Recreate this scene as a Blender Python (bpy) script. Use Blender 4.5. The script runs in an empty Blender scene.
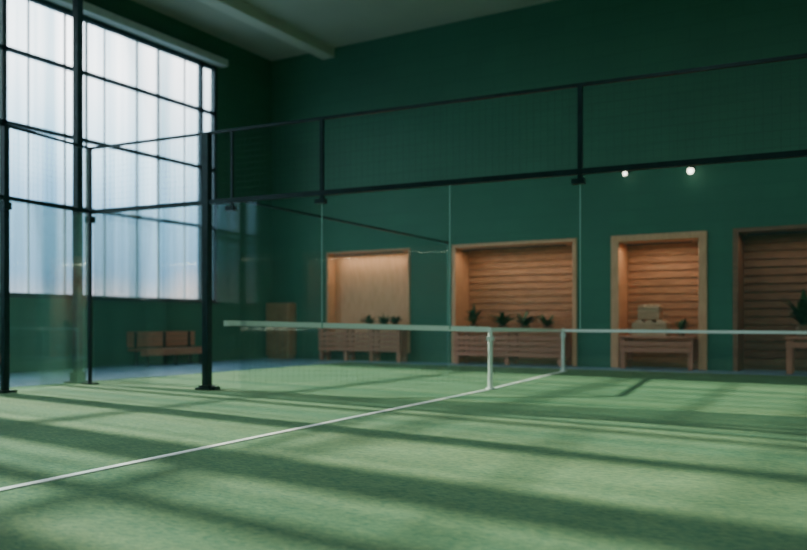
import bpy, bmesh, math, random
from mathutils import Vector, Matrix
random.seed(4)
S = bpy.context.scene
COL = S.collection

# ---------------------------------------------------------------- materials
def newmat(name):
    m = bpy.data.materials.new(name); m.use_nodes = True
    nt = m.node_tree; nt.nodes.clear()
    out = nt.nodes.new('ShaderNodeOutputMaterial')
    return m, nt, out

def pmat(name, col, rough=0.5, metal=0.0, var=0.0, scale=4.0, stretch=(1,1,1), bump=0.0, col2=None, detail=4):
    m, nt, out = newmat(name)
    b = nt.nodes.new('ShaderNodeBsdfPrincipled')
    b.inputs['Roughness'].default_value = rough
    b.inputs['Metallic'].default_value = metal
    nt.links.new(b.outputs[0], out.inputs[0])
    tc = nt.nodes.new('ShaderNodeTexCoord'); mp = nt.nodes.new('ShaderNodeMapping')
    mp.inputs['Scale'].default_value = stretch
    nz = nt.nodes.new('ShaderNodeTexNoise'); nz.inputs['Scale'].default_value = scale
    nz.inputs['Detail'].default_value = detail
    nt.links.new(tc.outputs['Object'], mp.inputs[0]); nt.links.new(mp.outputs[0], nz.inputs[0])
    cr = nt.nodes.new('ShaderNodeValToRGB')
    if col2 is None: col2 = tuple(c*(1-var) for c in col)
    cr.color_ramp.elements[0].color = (*col2, 1); cr.color_ramp.elements[0].position = .35
    cr.color_ramp.elements[1].color = (*col, 1); cr.color_ramp.elements[1].position = .65
    nt.links.new(nz.outputs[0], cr.inputs[0]); nt.links.new(cr.outputs[0], b.inputs['Base Color'])
    if bump:
        bp = nt.nodes.new('ShaderNodeBump'); bp.inputs['Strength'].default_value = bump
        bp.inputs['Distance'].default_value = 0.02
        nt.links.new(nz.outputs[0], bp.inputs['Height']); nt.links.new(bp.outputs[0], b.inputs['Normal'])
    return m

def emat(name, col, strength):
    m, nt, out = newmat(name)
    e = nt.nodes.new('ShaderNodeEmission'); e.inputs[0].default_value = (*col,1); e.inputs[1].default_value = strength
    nt.links.new(e.outputs[0], out.inputs[0]); return m

def glassmat(name, tint, refl, haze=0.0, hcol=(.3,.6,.55), streak=False):
    m, nt, out = newmat(name)
    t = nt.nodes.new('ShaderNodeBsdfTransparent'); t.inputs[0].default_value = (*tint,1)
    if streak:
        tc = nt.nodes.new('ShaderNodeTexCoord'); mp = nt.nodes.new('ShaderNodeMapping')
        mp.inputs['Scale'].default_value = (0,1.6,.03)
        nz = nt.nodes.new('ShaderNodeTexNoise'); nz.inputs['Scale'].default_value=1; nz.inputs['Detail'].default_value=3
        nt.links.new(tc.outputs['Object'], mp.inputs[0]); nt.links.new(mp.outputs[0], nz.inputs[0])
        cr = nt.nodes.new('ShaderNodeValToRGB')
        cr.color_ramp.elements[0].position=.36; cr.color_ramp.elements[0].color=(.62,.73,.78,1)
        cr.color_ramp.elements[1].position=.58; cr.color_ramp.elements[1].color=(*tint,1)
        nt.links.new(nz.outputs[0], cr.inputs[0]); nt.links.new(cr.outputs[0], t.inputs[0])
    g = nt.nodes.new('ShaderNodeBsdfGlossy'); g.inputs['Roughness'].default_value = 0.03
    f = nt.nodes.new('ShaderNodeFresnel'); f.inputs[0].default_value = 1.45
    mu = nt.nodes.new('ShaderNodeMath'); mu.operation='MULTIPLY'; mu.inputs[1].default_value = refl
    mx = nt.nodes.new('ShaderNodeMixShader')
    nt.links.new(f.outputs[0], mu.inputs[0]); nt.links.new(mu.outputs[0], mx.inputs[0])
    nt.links.new(t.outputs[0], mx.inputs[1]); nt.links.new(g.outputs[0], mx.inputs[2])
    last = mx
    if haze:  # teal diffuse share painted in as sheen of reflected light on the glass
        d = nt.nodes.new('ShaderNodeBsdfDiffuse'); d.inputs[0].default_value = (*hcol,1)
        m2 = nt.nodes.new('ShaderNodeMixShader'); m2.inputs[0].default_value = haze
        nt.links.new(mx.outputs[0], m2.inputs[1]); nt.links.new(d.outputs[0], m2.inputs[2]); last = m2
    nt.links.new(last.outputs[0], out.inputs[0]); return m

def wallmat():
    m, nt, out = newmat('green_painted_block')
    b = nt.nodes.new('ShaderNodeBsdfPrincipled'); b.inputs['Roughness'].default_value = .65
    tc = nt.nodes.new('ShaderNodeTexCoord')
    sx = nt.nodes.new('ShaderNodeSeparateXYZ'); cx = nt.nodes.new('ShaderNodeCombineXYZ')
    ad = nt.nodes.new('ShaderNodeMath'); ad.operation='ADD'
    nt.links.new(tc.outputs['Object'], sx.inputs[0])
    nt.links.new(sx.outputs[0], ad.inputs[0]); nt.links.new(sx.outputs[1], ad.inputs[1])
    nt.links.new(ad.outputs[0], cx.inputs[0]); nt.links.new(sx.outputs[2], cx.inputs[1])
    br = nt.nodes.new('ShaderNodeTexBrick')
    br.inputs['Color1'].default_value=(.036,.158,.102,1); br.inputs['Color2'].default_value=(.033,.147,.096,1)
    br.inputs['Mortar'].default_value=(.028,.132,.086,1); br.inputs['Scale'].default_value=1.0
    br.inputs['Brick Width'].default_value=.8; br.inputs['Row Height'].default_value=.4; br.inputs['Mortar Size'].default_value=.012
    nt.links.new(cx.outputs[0], br.inputs[0])
    nz = nt.nodes.new('ShaderNodeTexNoise'); nz.inputs['Scale'].default_value=.35
    nt.links.new(tc.outputs['Object'], nz.inputs[0])
    mr = nt.nodes.new('ShaderNodeMapRange'); mr.inputs['To Min'].default_value=.8; mr.inputs['To Max'].default_value=1.2
    nt.links.new(nz.outputs[0], mr.inputs[0])
    vm = nt.nodes.new('ShaderNodeVectorMath'); vm.operation='SCALE'
    nt.links.new(br.outputs[0], vm.inputs[0]); nt.links.new(mr.outputs[0], vm.inputs['Scale'])
    nt.links.new(vm.outputs[0], b.inputs['Base Color']); nt.links.new(b.outputs[0], out.inputs[0])
    return m

def turfmat():
    m, nt, out = newmat('artificial_turf')
    b = nt.nodes.new('ShaderNodeBsdfPrincipled'); b.inputs['Roughness'].default_value=1.0
    b.inputs['Specular IOR Level'].default_value=.15
    tc = nt.nodes.new('ShaderNodeTexCoord'); mp = nt.nodes.new('ShaderNodeMapping'); mp.inputs['Scale'].default_value=(.45,1,1)
    mp.inputs['Rotation'].default_value=(0,0,math.radians(-25))
    n1 = nt.nodes.new('ShaderNodeTexNoise'); n1.inputs['Scale'].default_value=42; n1.inputs['Detail'].default_value=6; n1.inputs['Roughness'].default_value=.65
    n2 = nt.nodes.new('ShaderNodeTexNoise'); n2.inputs['Scale'].default_value=1.3; n2.inputs['Detail'].default_value=6
    nt.links.new(tc.outputs['Object'], mp.inputs[0])
    nt.links.new(mp.outputs[0], n1.inputs[0]); nt.links.new(tc.outputs['Object'], n2.inputs[0])
    c1 = nt.nodes.new('ShaderNodeValToRGB')
    c1.color_ramp.elements[0].color=(.042,.128,.078,1); c1.color_ramp.elements[0].position=.32
    c1.color_ramp.elements[1].color=(.145,.245,.115,1); c1.color_ramp.elements[1].position=.68
    nt.links.new(n1.outputs[0], c1.inputs[0])
    mr = nt.nodes.new('ShaderNodeMapRange'); mr.inputs['To Min'].default_value=.68; mr.inputs['To Max'].default_value=1.3
    nt.links.new(n2.outputs[0], mr.inputs[0])
    vm = nt.nodes.new('ShaderNodeVectorMath'); vm.operation='SCALE'
    nt.links.new(c1.outputs[0], vm.inputs[0]); nt.links.new(mr.outputs[0], vm.inputs['Scale'])
    nt.links.new(vm.outputs[0], b.inputs['Base Color'])
    bp = nt.nodes.new('ShaderNodeBump'); bp.inputs['Strength'].default_value=.5; bp.inputs['Distance'].default_value=.015
    nt.links.new(n1.outputs[0], bp.inputs['Height']); nt.links.new(bp.outputs[0], b.inputs['Normal'])
    nt.links.new(b.outputs[0], out.inputs[0])
    return m

M_wall = wallmat()
M_turf = turfmat()
M_blue = pmat('blue_grey_floor', (.14,.26,.39), .45, var=.15, scale=2)
M_ceil = pmat('ceiling_paint', (.38,.42,.36), .8, var=.08, scale=.6)
M_beam = pmat('beam_paint', (.50,.53,.46), .7, var=.08, scale=.8)
M_frame = pmat('dark_window_metal', (.03,.07,.085), .4, .3, var=.2)
M_mull = pmat('pale_mullion', (.5,.6,.65), .5, var=.1)
M_hous = pmat('shade_housing', (.50,.55,.54), .5, var=.1)
M_metal = pmat('dark_green_steel', (.010,.034,.036), .35, .5, var=.3, scale=8)
M_wire = pmat('mesh_wire', (.02,.07,.06), .5, .3, var=.1)
M_seam = pmat('glass_edge', (.22,.42,.38), .3, var=.1)
M_white = pmat('white_paint', (.85,.87,.84), .5, var=.06, scale=20)
M_tape = pmat('net_tape', (.96,.96,.95), .6, var=.03, scale=20)
M_net = pmat('net_cord', (.12,.2,.17), .7, var=.1)
M_wood = pmat('warm_wood', (.60,.27,.14), .5, scale=6, stretch=(.6,6,6), col2=(.36,.155,.08))
M_woodL = pmat('sunlit_wood_tone', (.80,.40,.23), .5, scale=5, stretch=(3,3,.6), col2=(.66,.32,.175))  # sunlit look of the alcove wood put into its base colour
M_woodD = pmat('dark_wood', (.30,.13,.075), .55, scale=6, stretch=(.6,6,6), col2=(.19,.082,.05))
M_woodR = pmat('red_wood', (.62,.235,.15), .5, scale=6, stretch=(6,.6,6), col2=(.45,.165,.105))
M_leaf = pmat('leaf', (.035,.10,.028), .5, scale=9, col2=(.015,.05,.015))
M_pot = pmat('clay_pot', (.26,.14,.085), .7, var=.25, scale=9)
M_soil = pmat('soil', (.04,.025,.018), .9, var=.3, scale=30)
M_towel = pmat('towel', (.70,.42,.27), .9, var=.12, scale=30, bump=.3)
M_wick = pmat('wicker', (.68,.40,.24), .7, scale=40, var=.3, bump=.4)
M_glass = glassmat('court_glass', (.92,.97,.965), .6, .025, (.22,.55,.50))
M_glass2 = glassmat('court_glass_antireflective', (.94,.98,.97), .05, .02, (.22,.50,.47))
M_pane = glassmat('window_pane', (.97,.985,1), .3, streak=True)
M_bulb = emat('lamp_glow', (1,.88,.70), 8)
M_fill = emat('fill_glow', (.9,1,.95), 3)  # glowing face of the added fill lights

# ---------------------------------------------------------------- geometry helpers
def empty(name, loc=(0,0,0)):
    e = bpy.data.objects.new(name, None); e.empty_display_size=.3; e.location=loc; COL.objects.link(e); return e

def finish(bm, name, mat, parent=None, smooth=False):
    me = bpy.data.meshes.new(name); bm.normal_update(); bm.to_mesh(me); bm.free()
    o = bpy.data.objects.new(name, me); COL.objects.link(o)
    if not isinstance(mat,(list,tuple)): mat=[mat]
    for m in mat: me.materials.append(m)
    if smooth:
        for p in me.polygons: p.use_smooth=True
    if parent is not None:
        o.parent = parent
        o.matrix_parent_inverse = Matrix.Translation(-Vector(parent.location))
    return o

def addbox(bm, lo, hi, mi=0, bev=0.0):
    c=[(a+b)/2 for a,b in zip(lo,hi)]; s=[abs(b-a) for a,b in zip(lo,hi)]
    r=bmesh.ops.create_cube(bm, size=1, matrix=Matrix.Translation(c)@Matrix.Diagonal((*s,1)))
    fs=set(f for v in r['verts'] for f in v.link_faces)
    for f in fs: f.material_index=mi
    if bev:
        es=set(e for v in r['verts'] for e in v.link_edges)
        bmesh.ops.bevel(bm, geom=list(es), offset=bev, segments=1, affect='EDGES')

def boxes(name, lst, mat, parent=None, bev=0.0):
    bm=bmesh.new()
    for it in lst:
        addbox(bm, it[0], it[1], it[2] if len(it)>2 else 0, bev)
    return finish(bm,name,mat,parent)

def addbeam(bm, p1, p2, w, h, mi=0):
    p1=Vector(p1); p2=Vector(p2); d=p2-p1; L=d.length; z=d.normalized()
    up=Vector((0,0,1)) if abs(z.z)<.9 else Vector((0.085,-.996,0))
    x=up.cross(z).normalized(); y=z.cross(x)
    M=Matrix((x,y,z)).transposed().to_4x4(); M.translation=(p1+p2)/2
    r=bmesh.ops.create_cube(bm,size=1,matrix=M@Matrix.Diagonal((w,h,L,1)))
    for f in set(f for v in r['verts'] for f in v.link_faces): f.material_index=mi

def beams(name, lst, mat, parent=None):
    bm=bmesh.new()
    for it in lst: addbeam(bm,*it)
    return finish(bm,name,mat,parent)

def addcyl(bm, p1,p2,r1,r2=None,seg=16,mi=0):
    if r2 is None: r2=r1
    p1=Vector(p1);p2=Vector(p2);d=p2-p1
    q=d.to_track_quat('Z','Y').to_matrix().to_4x4(); q.translation=(p1+p2)/2
    r=bmesh.ops.create_cone(bm,cap_ends=True,segments=seg,radius1=r1,radius2=r2,depth=d.length,matrix=q)
    for f in set(f for v in r['verts'] for f in v.link_faces): f.material_index=mi

# ---------------------------------------------------------------- room shell
XL,XR,YB,YF,ZC = -17.0, 11.0, 20.3, -6.0, 9.7
T=.3
boxes('floor', [((XL-T,YF-T,-.2),(XR+T,YB+1.4,0))], M_blue)
boxes('ceiling', [((XL-T,YF-T,ZC),(XR+T,YB+1.4,ZC+.2))], M_ceil)
boxes('beam_ceiling', [((-14.95,YF,ZC-.30),(-14.5,YB,ZC))], M_beam)
AL=[(-14.78,-11.78,.26,3.34,.35),(-10.39,-6.73,0,3.36,.9),(-5.83,-3.50,0,3.36,.9),(-2.92,.35,0,3.38,.9),(1.2,4.2,0,3.38,.9)]
wl=[]; x=XL-T
for a in AL:
    wl.append(((x,YB,0),(a[0],YB+1.2,ZC))); wl.append(((a[0],YB,a[3]),(a[1],YB+1.2,ZC)))
    if a[2]>0: wl.append(((a[0],YB,0),(a[1],YB+1.2,a[2])))
    wl.append(((a[0],YB+a[4]+.05,a[2]),(a[1],YB+1.2,a[3])))
    x=a[1]
wl.append(((x,YB,0),(XR+T,YB+1.2,ZC)))
boxes('wall_back', wl, M_wall)
WY0,WY1,WZ0,WZ1=-4.0,17.8,1.77,8.83
boxes('wall_left', [((XL-T,YF,0),(XL,YB,WZ0)),((XL-T,YF,WZ1),(XL,YB,ZC)),((XL-T,YF,WZ0),(XL,WY0,WZ1)),((XL-T,WY1,WZ0),(XL,YB,WZ1))], M_wall)
boxes('wall_right', [((XR,YF,0),(XR+T,YB,ZC))], M_wall)
boxes('wall_front', [((XL-T,YF-T,0),(XR+T,YF,ZC))], M_wall)
# window
W=empty('window_1',(XL,(WY0+WY1)/2,WZ0))
fr=[]
xa,xb=XL-.16,XL-.04
fr+= [((xa,WY0,WZ0),(xb,WY1,WZ0+.07)),((xa,WY0,WZ1-.12),(xb,WY1,WZ1)),((xa,WY0,WZ0),(xb,WY0+.1,WZ1)),((xa,WY1-.12,WZ0),(xb,WY1,WZ1))]
for z in (7.41,5.72,3.99): fr.append(((xa,WY0,z-.045),(xb,WY1,z+.045)))
for y in (17.19,11.02,5.0,-.9): fr.append(((xa,y-.055,WZ0),(xb,y+.055,WZ1)))
boxes('frame_bars', fr, M_frame, W)
mu=[]; y=17.19
k=0
while y>WY0+.3:
    y-=(.62,.98,.74,1.05,.55)[k%5]; k+=1
    w=(.02,.012,.03)[k%3]
    mu.append(((xa+.02,y-w,WZ0),(xb-.05,y+w,WZ1)))
boxes('mullions', mu, M_mull, W)
boxes('pane', [((XL-.115,WY0,WZ0),(XL-.105,WY1,WZ1))], M_pane, W)
boxes('shade_housing', [((XL,WY0-.2,WZ1),(XL+.28,WY1+.15,WZ1+.2))], M_hous, W)
boxes('sill', [((XL-.04,WY0,WZ0-.05),(XL+.06,WY1,WZ0))], M_frame, W)
shadow_fins=empty('added_shadow_fins',(-19,5,0))  # unseen outdoor slabs, added to throw broad shadow stripes on the turf
fl=[]
for yy,w in ((-1.5,.6),(.4,.35),(2.1,.7),(4.0,.6),(5.1,.35),(6.4,.85),(8.4,.45),(10.0,.25)):
    fl.append(((-19.2,yy-w/2,-1),(-19.0,yy+w/2,10)))
boxes('shadow_fins', fl, M_hous, shadow_fins)

# ---------------------------------------------------------------- court
boxes('turf_court', [((-13.1,-5.5,0),(8,18.9,.012))], M_turf)
lineg=bmesh.new()
addbeam(lineg,(-4.88,0,.016),(-5.65,12.46,.016),.075,.008)
addbeam(lineg,(-5.65,12.46,.016),(-6.27,17.9,.016),.075,.008)
finish(lineg,'court_line',M_white)

# ---------------------------------------------------------------- glass enclosure
H1,H2=3.18,4.35
C=Vector((-12.45,9.72,0)); D=Vector((11.74,1.0,0)); E=Vector((-11.45,3.0,0))
def at(t): return C+D*t
Z=lambda p,z: Vector((p.x,p.y,z))
cage=empty('padel_court_enclosure',C)
tE=1.32
Q0=Vector((-9.10,10.07,0)); Q1=Vector((-9.38,18.1,0))
rails=[(Z(C,H1),Z(at(tE),H1),.07,.075),(Z(C,H2),Z(at(tE),H2),.045,.045),
       (Z(C,H1),Z(E,H1),.07,.06),(Z(C,H2),Z(E,H2),.045,.045),
       (Z(Q0,H1),Z(Q1,H1),.05,.04)]
beams('rails',rails,M_metal,cage)
pl=[]
n=D.normalized()
for t,w in ((.2747,.04),(.423,.055),(.768,.06),(1.16,.06)):
    p=at(t); pl.append((Z(p,H1-.12),Z(p,H2),w,w))
    pl.append((Z(p,H1-.13)-n*.11,Z(p,H1-.13)+n*.06,.10,.07))
beams('upper_posts',pl,M_metal,cage)
pl=[]
p=at(.230); pl+=[(Z(p,.012),Z(p,H2),.12,.12),(Z(p,.012),Z(p,.05),.30,.26),(Z(p,.05),Z(p,.09),.2,.2)]
pl+=[(Z(p,.045)-n*.06,Z(p,.045)+n*.22,.14,.06)]
p=C; pl+=[(Z(p,.012),Z(p,H2),.055,.055),(Z(p,H1-.2),Z(p,H1-.08),.14,.12),(Z(p,.012),Z(p,.04),.2,.2)]
ED=(E-C)
for f in (.275,.62,1.0):
    p=C+ED*f; pl+=[(Z(p,.012),Z(p,H2),.10,.10),(Z(p,.012),Z(p,.05),.26,.26),(Z(p,H1-.2),Z(p,H1-.08),.16,.14)]
p=at(tE); pl+=[(Z(p,.012),Z(p,H2),.13,.13),(Z(p,.012),Z(p,.05),.3,.26)]
beams('posts',pl,M_metal,cage)
mast=empty('floodlight_mast',(-12.9,9.8,0.012))
beams('mast_shaft',[((-12.9,9.8,0.012),(-12.9,9.8,ZC),.13,.13),((-12.9,9.8,0.012),(-12.9,9.8,.05),.34,.34),((-12.9,9.8,.05),(-12.9,9.8,.22),.2,.2)],M_metal,mast)
sl=[]
for t in (.423,.607,.768,1.16):
    p=at(t); sl.append((Z(p,1.05),Z(p,H1),.018,.018))
sl.append((Z(Q1,.012),Z(Q1,H1),.03,.03))
beams('glass_seams',sl,M_seam,cage)
g=bmesh.new()
addbeam(g,Z(C,(H1)/2+.0)+n*.08,Z(at(tE),H1/2),.012,H1-.06)
addbeam(g,Z(C,(H1)/2)+ED.normalized()*.08,Z(E,H1/2),.012,H1-.06)
finish(g,'glass_panels',M_glass,cage)
g=bmesh.new()
addbeam(g,Z(Q0,H1/2),Z(Q1,H1/2),.012,H1-.06)
finish(g,'side_glass_panel',M_glass2,cage)
wm=bmesh.new()
def wires(a,b):
    L=(b-a).length; nrm=(b-a).normalized(); k=int(L/.1)
    for i in range(1,k):
        p=a+nrm*(i*.1); addbeam(wm,Z(p,H1+.04),Z(p,H2-.02),.0022,.0022)
    z=H1+.1
    while z<H2-.03:
        addbeam(wm,Z(a,z),Z(b,z),.0022,.0022); z+=.1
wires(C,at(tE)); wires(C,E)
finish(wm,'wire_mesh',M_wire,cage)

# ---------------------------------------------------------------- net
A=Vector((-9.36,9.99+.06,1.14)); P1=Vector((-5.65,12.46,1.03)); P2=Vector((-6.27,17.9,.965)); R=Vector((4.0,17.9,.93))
net=empty('court_net',(-5.65,12.46,0.012))
tb=bmesh.new()
for a,b,h in ((A,P1,.085),(P1,P2,.065),(P2,R,.06)): addbeam(tb,a,b,.02,h)
finish(tb,'tape',M_tape,net)
nb=bmesh.new()
for a,b in ((A,P1),(P1,P2),(P2,R)):
    L=(b-a).length; k=int(L/.09)
    for i in range(1,k):
        p=a.lerp(b,i/k); addbeam(nb,Z(p,.1),Z(p,p.z),.002,.002)
    for j in range(1,11):
        za=.08+j*.085
        addbeam(nb,Z(a,za),Z(b,za),.002,.002)
finish(nb,'mesh_cords',M_net,net)
def post(p,name,par):
    b=bmesh.new()
    addcyl(b,Z(p,0.012),Z(p,p.z+.02),.038,.038,20)
    addcyl(b,Z(p,p.z+.02),Z(p,p.z+.05),.038,.02,20)
    addcyl(b,Z(p,.012),Z(p,.04),.075,.07,20)
    addbox(b,(p.x-.05,p.y-.05,p.z-.15),(p.x+.05,p.y+.05,p.z-.08))
    finish(b,name,M_white,par)
post(P1-Vector((0,0,.04)),'post_1',net); post(P2,'post_2',net); post(R,'post_3',net)
boxes('wall_bracket',[((A.x-.06,A.y-.05,1.09),(A.x+.02,A.y+.04,1.18))],M_tape,net)

# ---------------------------------------------------------------- alcoves
def alcove(a, frame_w, mat_in, slat=True, fm=None):
    x0,x1,z0,z1,dp=a
    e=empty('wooden_alcove',((x0+x1)/2,YB,z0))
    fm=fm or M_woodL
    f=frame_w
    boxes('surround',[((x0,YB-.04,z0),(x0+f,YB+dp,z1)),((x1-f,YB-.04,z0),(x1,YB+dp,z1)),((x0+f,YB-.04,z1-f*.8),(x1-f,YB+dp,z1))],fm,e,.008)
    boxes('back_panel',[((x0+f,YB+dp-.03,z0),(x1-f,YB+dp,z1-f*.8))],mat_in,e)
    if slat:
        l=[]; z=z0+.1
        while z<z1-f-.1:
            l.append(((x0+f,YB+dp-.075,z),(x1-f,YB+dp-.035,z+.16))); z+=.2
        boxes('slats',l,mat_in,e,.006)
    return e
alcove(AL[0],.07,M_woodL,False)
alcove(AL[1],.12,M_wood)
alcove(AL[2],.20,M_wood)
alcove(AL[3],.12,M_woodD,fm=M_woodD)
alcove(AL[4],.14,M_wood)

def bench(x0,x1,y0,y1,h,mat,low=0.0,legs=(0,1),apron=2,slats=4):
    e=empty('wooden_bench',((x0+x1)/2,(y0+y1)/2,0))
    l=[]; w=(y1-y0)/slats
    for i in range(slats): l.append(((x0,y0+i*w,h-.06),(x1,y0+(i+1)*w-.02,h)))
    boxes('seat_slats',l,mat,e,.006)
    l=[]
    for j in range(apron): l.append(((x0+.02,y0+.02,h-.10-.15*(j+1)),(x1-.02,y0+.055,h-.13-.15*j)))
    if l: boxes('apron',l,mat,e,.005)
    l=[]
    for t in legs:
        xx=x0+.03+(x1-x0-.18)*t
        l.append(((xx,y0+.06,low),(xx+.12,y0+.16,h-.06))); l.append(((xx,y1-.12,low),(xx+.12,y1-.03,h-.06)))
        l.append(((xx+.02,y0+.16,low+.15),(xx+.1,y1-.12,low+.22)))
    boxes('legs',l,mat,e,.006)
    return e
bench(-14.75,-11.8,19.75,20.25,1.0,M_woodR,0,(0,.33,.66,1),4)
bench(-10.2,-7.0,19.95,20.75,.93,M_woodR,0,(0,.5,1),4)
bench(-5.55,-3.75,19.95,20.75,.82,M_woodR,0,(0,1),2)
bench(-1.75,.1,19.6,20.25,.84,M_woodR,0,(0,1),1)

def sidebench(y0,y1):
    e=empty('wall_bench',(-16.6,(y0+y1)/2,0))
    boxes('seat',[((-16.9+i*.14,y0,.40),(-16.9+i*.14+.12,y1,.46)) for i in range(4)],M_woodR,e,.005)
    boxes('backrest',[((-16.93,y0,.50+i*.14),(-16.89,y1,.63+i*.14)) for i in range(3)],M_woodR,e,.005)
    boxes('apron',[((-16.40,y0,.28),(-16.37,y1,.44))],M_woodR,e,.005)
    l=[]
    for y in (y0+.2,(y0+y1)/2,y1-.28):
        l+=[((-16.88,y,0),(-16.8,y+.08,.40)),((-16.46,y,0),(-16.41,y+.08,.40)),((-16.89,y,.40),(-16.85,y+.08,.90))]
    boxes('legs',l,M_metal,e,.005)
sidebench(14.35,16.75); sidebench(7.9,10.7)

cb=empty('wooden_cabinet',(-16.45,20.1,0))
boxes('carcass',[((-16.92,19.9,.1),(-15.98,20.28,1.78)),((-16.86,19.94,0),(-16.04,20.28,.1))],M_wood,cb,.01)
boxes('doors',[((-16.89,19.87,.14),(-16.47,19.9,1.74)),((-16.43,19.87,.14),(-16.01,19.9,1.74))],M_wood,cb,.008)
boxes('handles',[((-16.52,19.84,.9),(-16.50,19.87,1.1)),((-16.40,19.84,.9),(-16.38,19.87,1.1))],M_metal,cb)

def plant(x,y,z,pr,ph,fh,spread,nl,seed):
    rnd=random.Random(seed)
    e=empty('potted_plant',(x,y,z))
    b=bmesh.new()
    addcyl(b,(x,y,z),(x,y,z+ph),pr*.75,pr,20,0); addcyl(b,(x,y,z+ph-.03),(x,y,z+ph+.005),pr*1.08,pr*1.08,20,0)
    addcyl(b,(x,y,z+ph),(x,y,z+ph+.012),pr*.95,pr*.95,20,1)
    finish(b,'pot',[M_pot,M_soil],e)
    b=bmesh.new()
    for i in range(nl):
        az=rnd.uniform(0,6.283); L=fh*rnd.uniform(.35,1.1); out=spread*rnd.uniform(.35,1.1); w=.034*rnd.uniform(.7,1.5)*(1+fh)
        base=Vector((x+rnd.uniform(-.4,.4)*pr,y+rnd.uniform(-.4,.4)*pr,z+ph)); dr=Vector((math.cos(az),math.sin(az),0)); sd=Vector((-dr.y,dr.x,0))
        prev=None; N=6
        for j in range(N+1):
            s=j/N
            c=base+dr*(out*s**1.2)+Vector((0,0,L*(s*1.25-.6*s*s*min(1,out/spread))))
            if c.y>YB+.78: c.y=YB+.78
            ww=w*math.sin(math.pi*min(1,.12+s*.88))*(1 if s>.3 else .45)
            v=(b.verts.new(c-sd*ww+Vector((0,0,ww*.4))),b.verts.new(c),b.verts.new(c+sd*ww+Vector((0,0,ww*.4))))
            if prev:
                b.faces.new((prev[0],prev[1],v[1],v[0])); b.faces.new((prev[1],prev[2],v[2],v[1]))
            prev=v
    finish(b,'leaves',M_leaf,e,True)
for i,(x,y,z,pr,ph,fh,sp,nl) in enumerate([(-13.0,20.0,1.0,.10,.10,.28,.40,26),(-12.5,20.0,1.0,.11,.10,.30,.42,28),(-12.1,20.0,1.0,.10,.10,.26,.26,22),
        (-9.75,20.4,.93,.12,.16,.55,.30,22),(-8.85,20.35,.93,.14,.12,.46,.5,34),(-8.2,20.35,.93,.14,.12,.42,.6,38),(-7.55,20.35,.93,.12,.12,.34,.42,28),
        (-1.40,20.0,.84,.17,.24,.82,.48,46),(-4.1,20.3,.82,.09,.12,.34,.24,24)]):
    plant(x,y,z,pr,ph,fh,sp,nl,i+3)

def crate(x0,x1,y0,y1,z0,rows,name):
    e=empty(name,((x0+x1)/2,(y0+y1)/2,z0))
    l=[((x0,y0,z0),(x1,y1,z0+.02))]
    for k in range(rows):
        z=z0+k*.085
        l+=[((x0,y0,z),(x1,y0+.025,z+.07)),((x0,y1-.025,z),(x1,y1,z+.07)),((x0,y0,z),(x0+.025,y1,z+.07)),((x1-.025,y0,z),(x1,y1,z+.07))]
    for xx in (x0,x1-.04):
        for yy in (y0-.01,y1-.03): l.append(((xx,yy,z0),(xx+.04,yy+.04,z0+rows*.085)))
    boxes('slats',l,M_wick,e,.005)
    b=bmesh.new(); nn=3; r=(x1-x0-.06)/nn/2
    for i in range(nn):
        xx=x0+.03+r*(2*i+1); zz=z0+rows*.085-r*.55
        addcyl(b,(xx,y0+.03,zz),(xx,y1-.03,zz),r,r,18)
    finish(b,'rolled_towels',M_towel,e)
crate(-5.25,-4.42,20.1,20.6,.82,4,'towel_crate')
crate(-5.12,-4.60,20.15,20.55,1.23,4,'towel_crate')

def walllamp(x,z,r):
    e=empty('wall_lamp',(x,YB-.2,z))
    b=bmesh.new(); addcyl(b,(x,YB,z+.12),(x,YB-.03,z+.12),.07,.07); addcyl(b,(x,YB-.02,z+.12),(x,YB-.3,z+.15),.015,.015,8)
    addcyl(b,(x,YB-.3,z+.05),(x,YB-.3,z+.2),.06,.03,20)
    finish(b,'bracket',M_metal,e)
    b=bmesh.new(); bmesh.ops.create_uvsphere(b,u_segments=16,v_segments=10,radius=r,matrix=Matrix.Translation((x,YB-.3,z)))
    finish(b,'bulb',M_bulb,e,True)
walllamp(-5.4,4.87,.05)
walllamp(-3.83,4.79,.075)

def alcove_fill(x,z,y,pw,sx):  # added warm strip with area light, stands in for sun patches in an alcove
    e=empty('added_alcove_fill',(x,y,z))
    boxes('fill_strip_housing',[((x-sx/2,y-.04,z-.03),(x+sx/2,y+.04,z))],M_metal,e)
    L=bpy.data.lights.new('fill_strip','AREA'); L.shape='RECTANGLE'; L.size=sx; L.size_y=.06; L.energy=pw; L.color=(1,.76,.52)
    o=bpy.data.objects.new('fill_strip',L); o.location=(x,y,z-.04); COL.objects.link(o); o.parent=e; o.matrix_parent_inverse=Matrix.Translation(-Vector(e.location))
alcove_fill(-13.28,3.26,20.36,17,2.4)
alcove_fill(-8.56,3.22,20.38,20,3.0)
alcove_fill(-4.66,3.14,20.38,15,1.6)
alcove_fill(-1.3,3.24,20.38,9,2.6)

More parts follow.
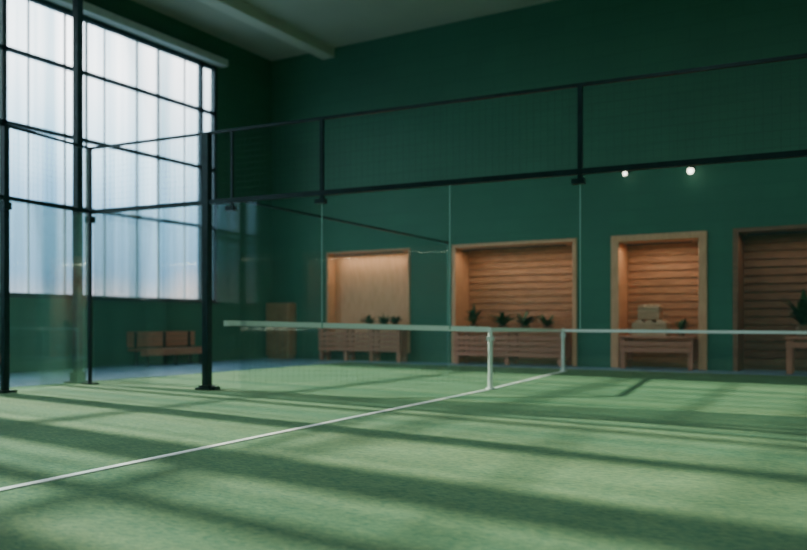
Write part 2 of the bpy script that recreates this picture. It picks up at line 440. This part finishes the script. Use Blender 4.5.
for (x,y) in ((-9,3),(-9,10),(-2,3),(-2,10),(5,3),(5,10)):  # fill lights added out of view to brighten the room
    e=empty('added_fill_light',(x,y,9.2))
    boxes('body',[((x-.9,y-.35,9.1),(x+.9,y+.35,9.2)),((x-.7,y-.02,9.2),(x-.68,y+.02,ZC)),((x+.68,y-.02,9.2),(x+.7,y+.02,ZC))],M_hous,e)
    boxes('fill_panel',[((x-.85,y-.3,9.085),(x+.85,y+.3,9.1))],M_fill,e)
    L=bpy.data.lights.new('fill_area','AREA'); L.shape='RECTANGLE'; L.size=1.7; L.size_y=.6; L.energy=125; L.color=(.82,.96,1)
    o=bpy.data.objects.new('fill_area',L); o.location=(x,y,9.07); COL.objects.link(o); o.parent=e; o.matrix_parent_inverse=Matrix.Translation(-Vector(e.location))

# ---------------------------------------------------------------- lighting
az=math.radians(84); el=math.radians(24)
Sd=Vector((-math.sin(az)*math.cos(el),math.cos(az)*math.cos(el),math.sin(el)))
L=bpy.data.lights.new('sun','SUN'); L.energy=19; L.angle=math.radians(1.2); L.color=(1,.87,.62)
o=bpy.data.objects.new('sun',L); o.rotation_euler=(-Sd).to_track_quat('-Z','Y').to_euler(); o.location=(-30,8,20); COL.objects.link(o)

w=bpy.data.worlds.new('sky'); S.world=w; w.use_nodes=True; nt=w.node_tree; nt.nodes.clear()
out=nt.nodes.new('ShaderNodeOutputWorld'); bg=nt.nodes.new('ShaderNodeBackground'); bg.inputs[1].default_value=6.0
tc=nt.nodes.new('ShaderNodeTexCoord'); sp=nt.nodes.new('ShaderNodeSeparateXYZ')
nz=nt.nodes.new('ShaderNodeTexNoise'); nz.inputs['Scale'].default_value=5; nz.inputs['Detail'].default_value=3
ad=nt.nodes.new('ShaderNodeMath'); ad.operation='MULTIPLY_ADD'; ad.inputs[1].default_value=.16
nt.links.new(tc.outputs['Generated'],sp.inputs[0]); nt.links.new(tc.outputs['Generated'],nz.inputs[0])
nt.links.new(nz.outputs[0],ad.inputs[0]); nt.links.new(sp.outputs[2],ad.inputs[2])
cr=nt.nodes.new('ShaderNodeValToRGB'); e=cr.color_ramp.elements
e[0].position=0; e[0].color=(.12,.18,.22,1)
e[1].position=1; e[1].color=(.8,.92,1,1)
for p,c in ((.11,(.34,.29,.29)),(.15,(.14,.23,.32)),(.22,(.20,.34,.45)),(.27,(.42,.60,.70)),(.38,(1,1,1))):
    q=e.new(p); q.color=(*c,1)
nt.links.new(ad.outputs[0],cr.inputs[0]); nt.links.new(cr.outputs[0],bg.inputs[0]); nt.links.new(bg.outputs[0],out.inputs[0])

# ---------------------------------------------------------------- camera
cam=bpy.data.cameras.new('camera'); cam.sensor_width=36; cam.lens=799*36/807; cam.shift_y=48/807
co=bpy.data.objects.new('camera',cam); co.location=(0,0,1.14)
co.rotation_euler=(math.radians(90),0,math.radians(30.6)); COL.objects.link(co)
cam.dof.use_dof=True; cam.dof.focus_distance=6.5; cam.dof.aperture_fstop=.95
S.camera=co
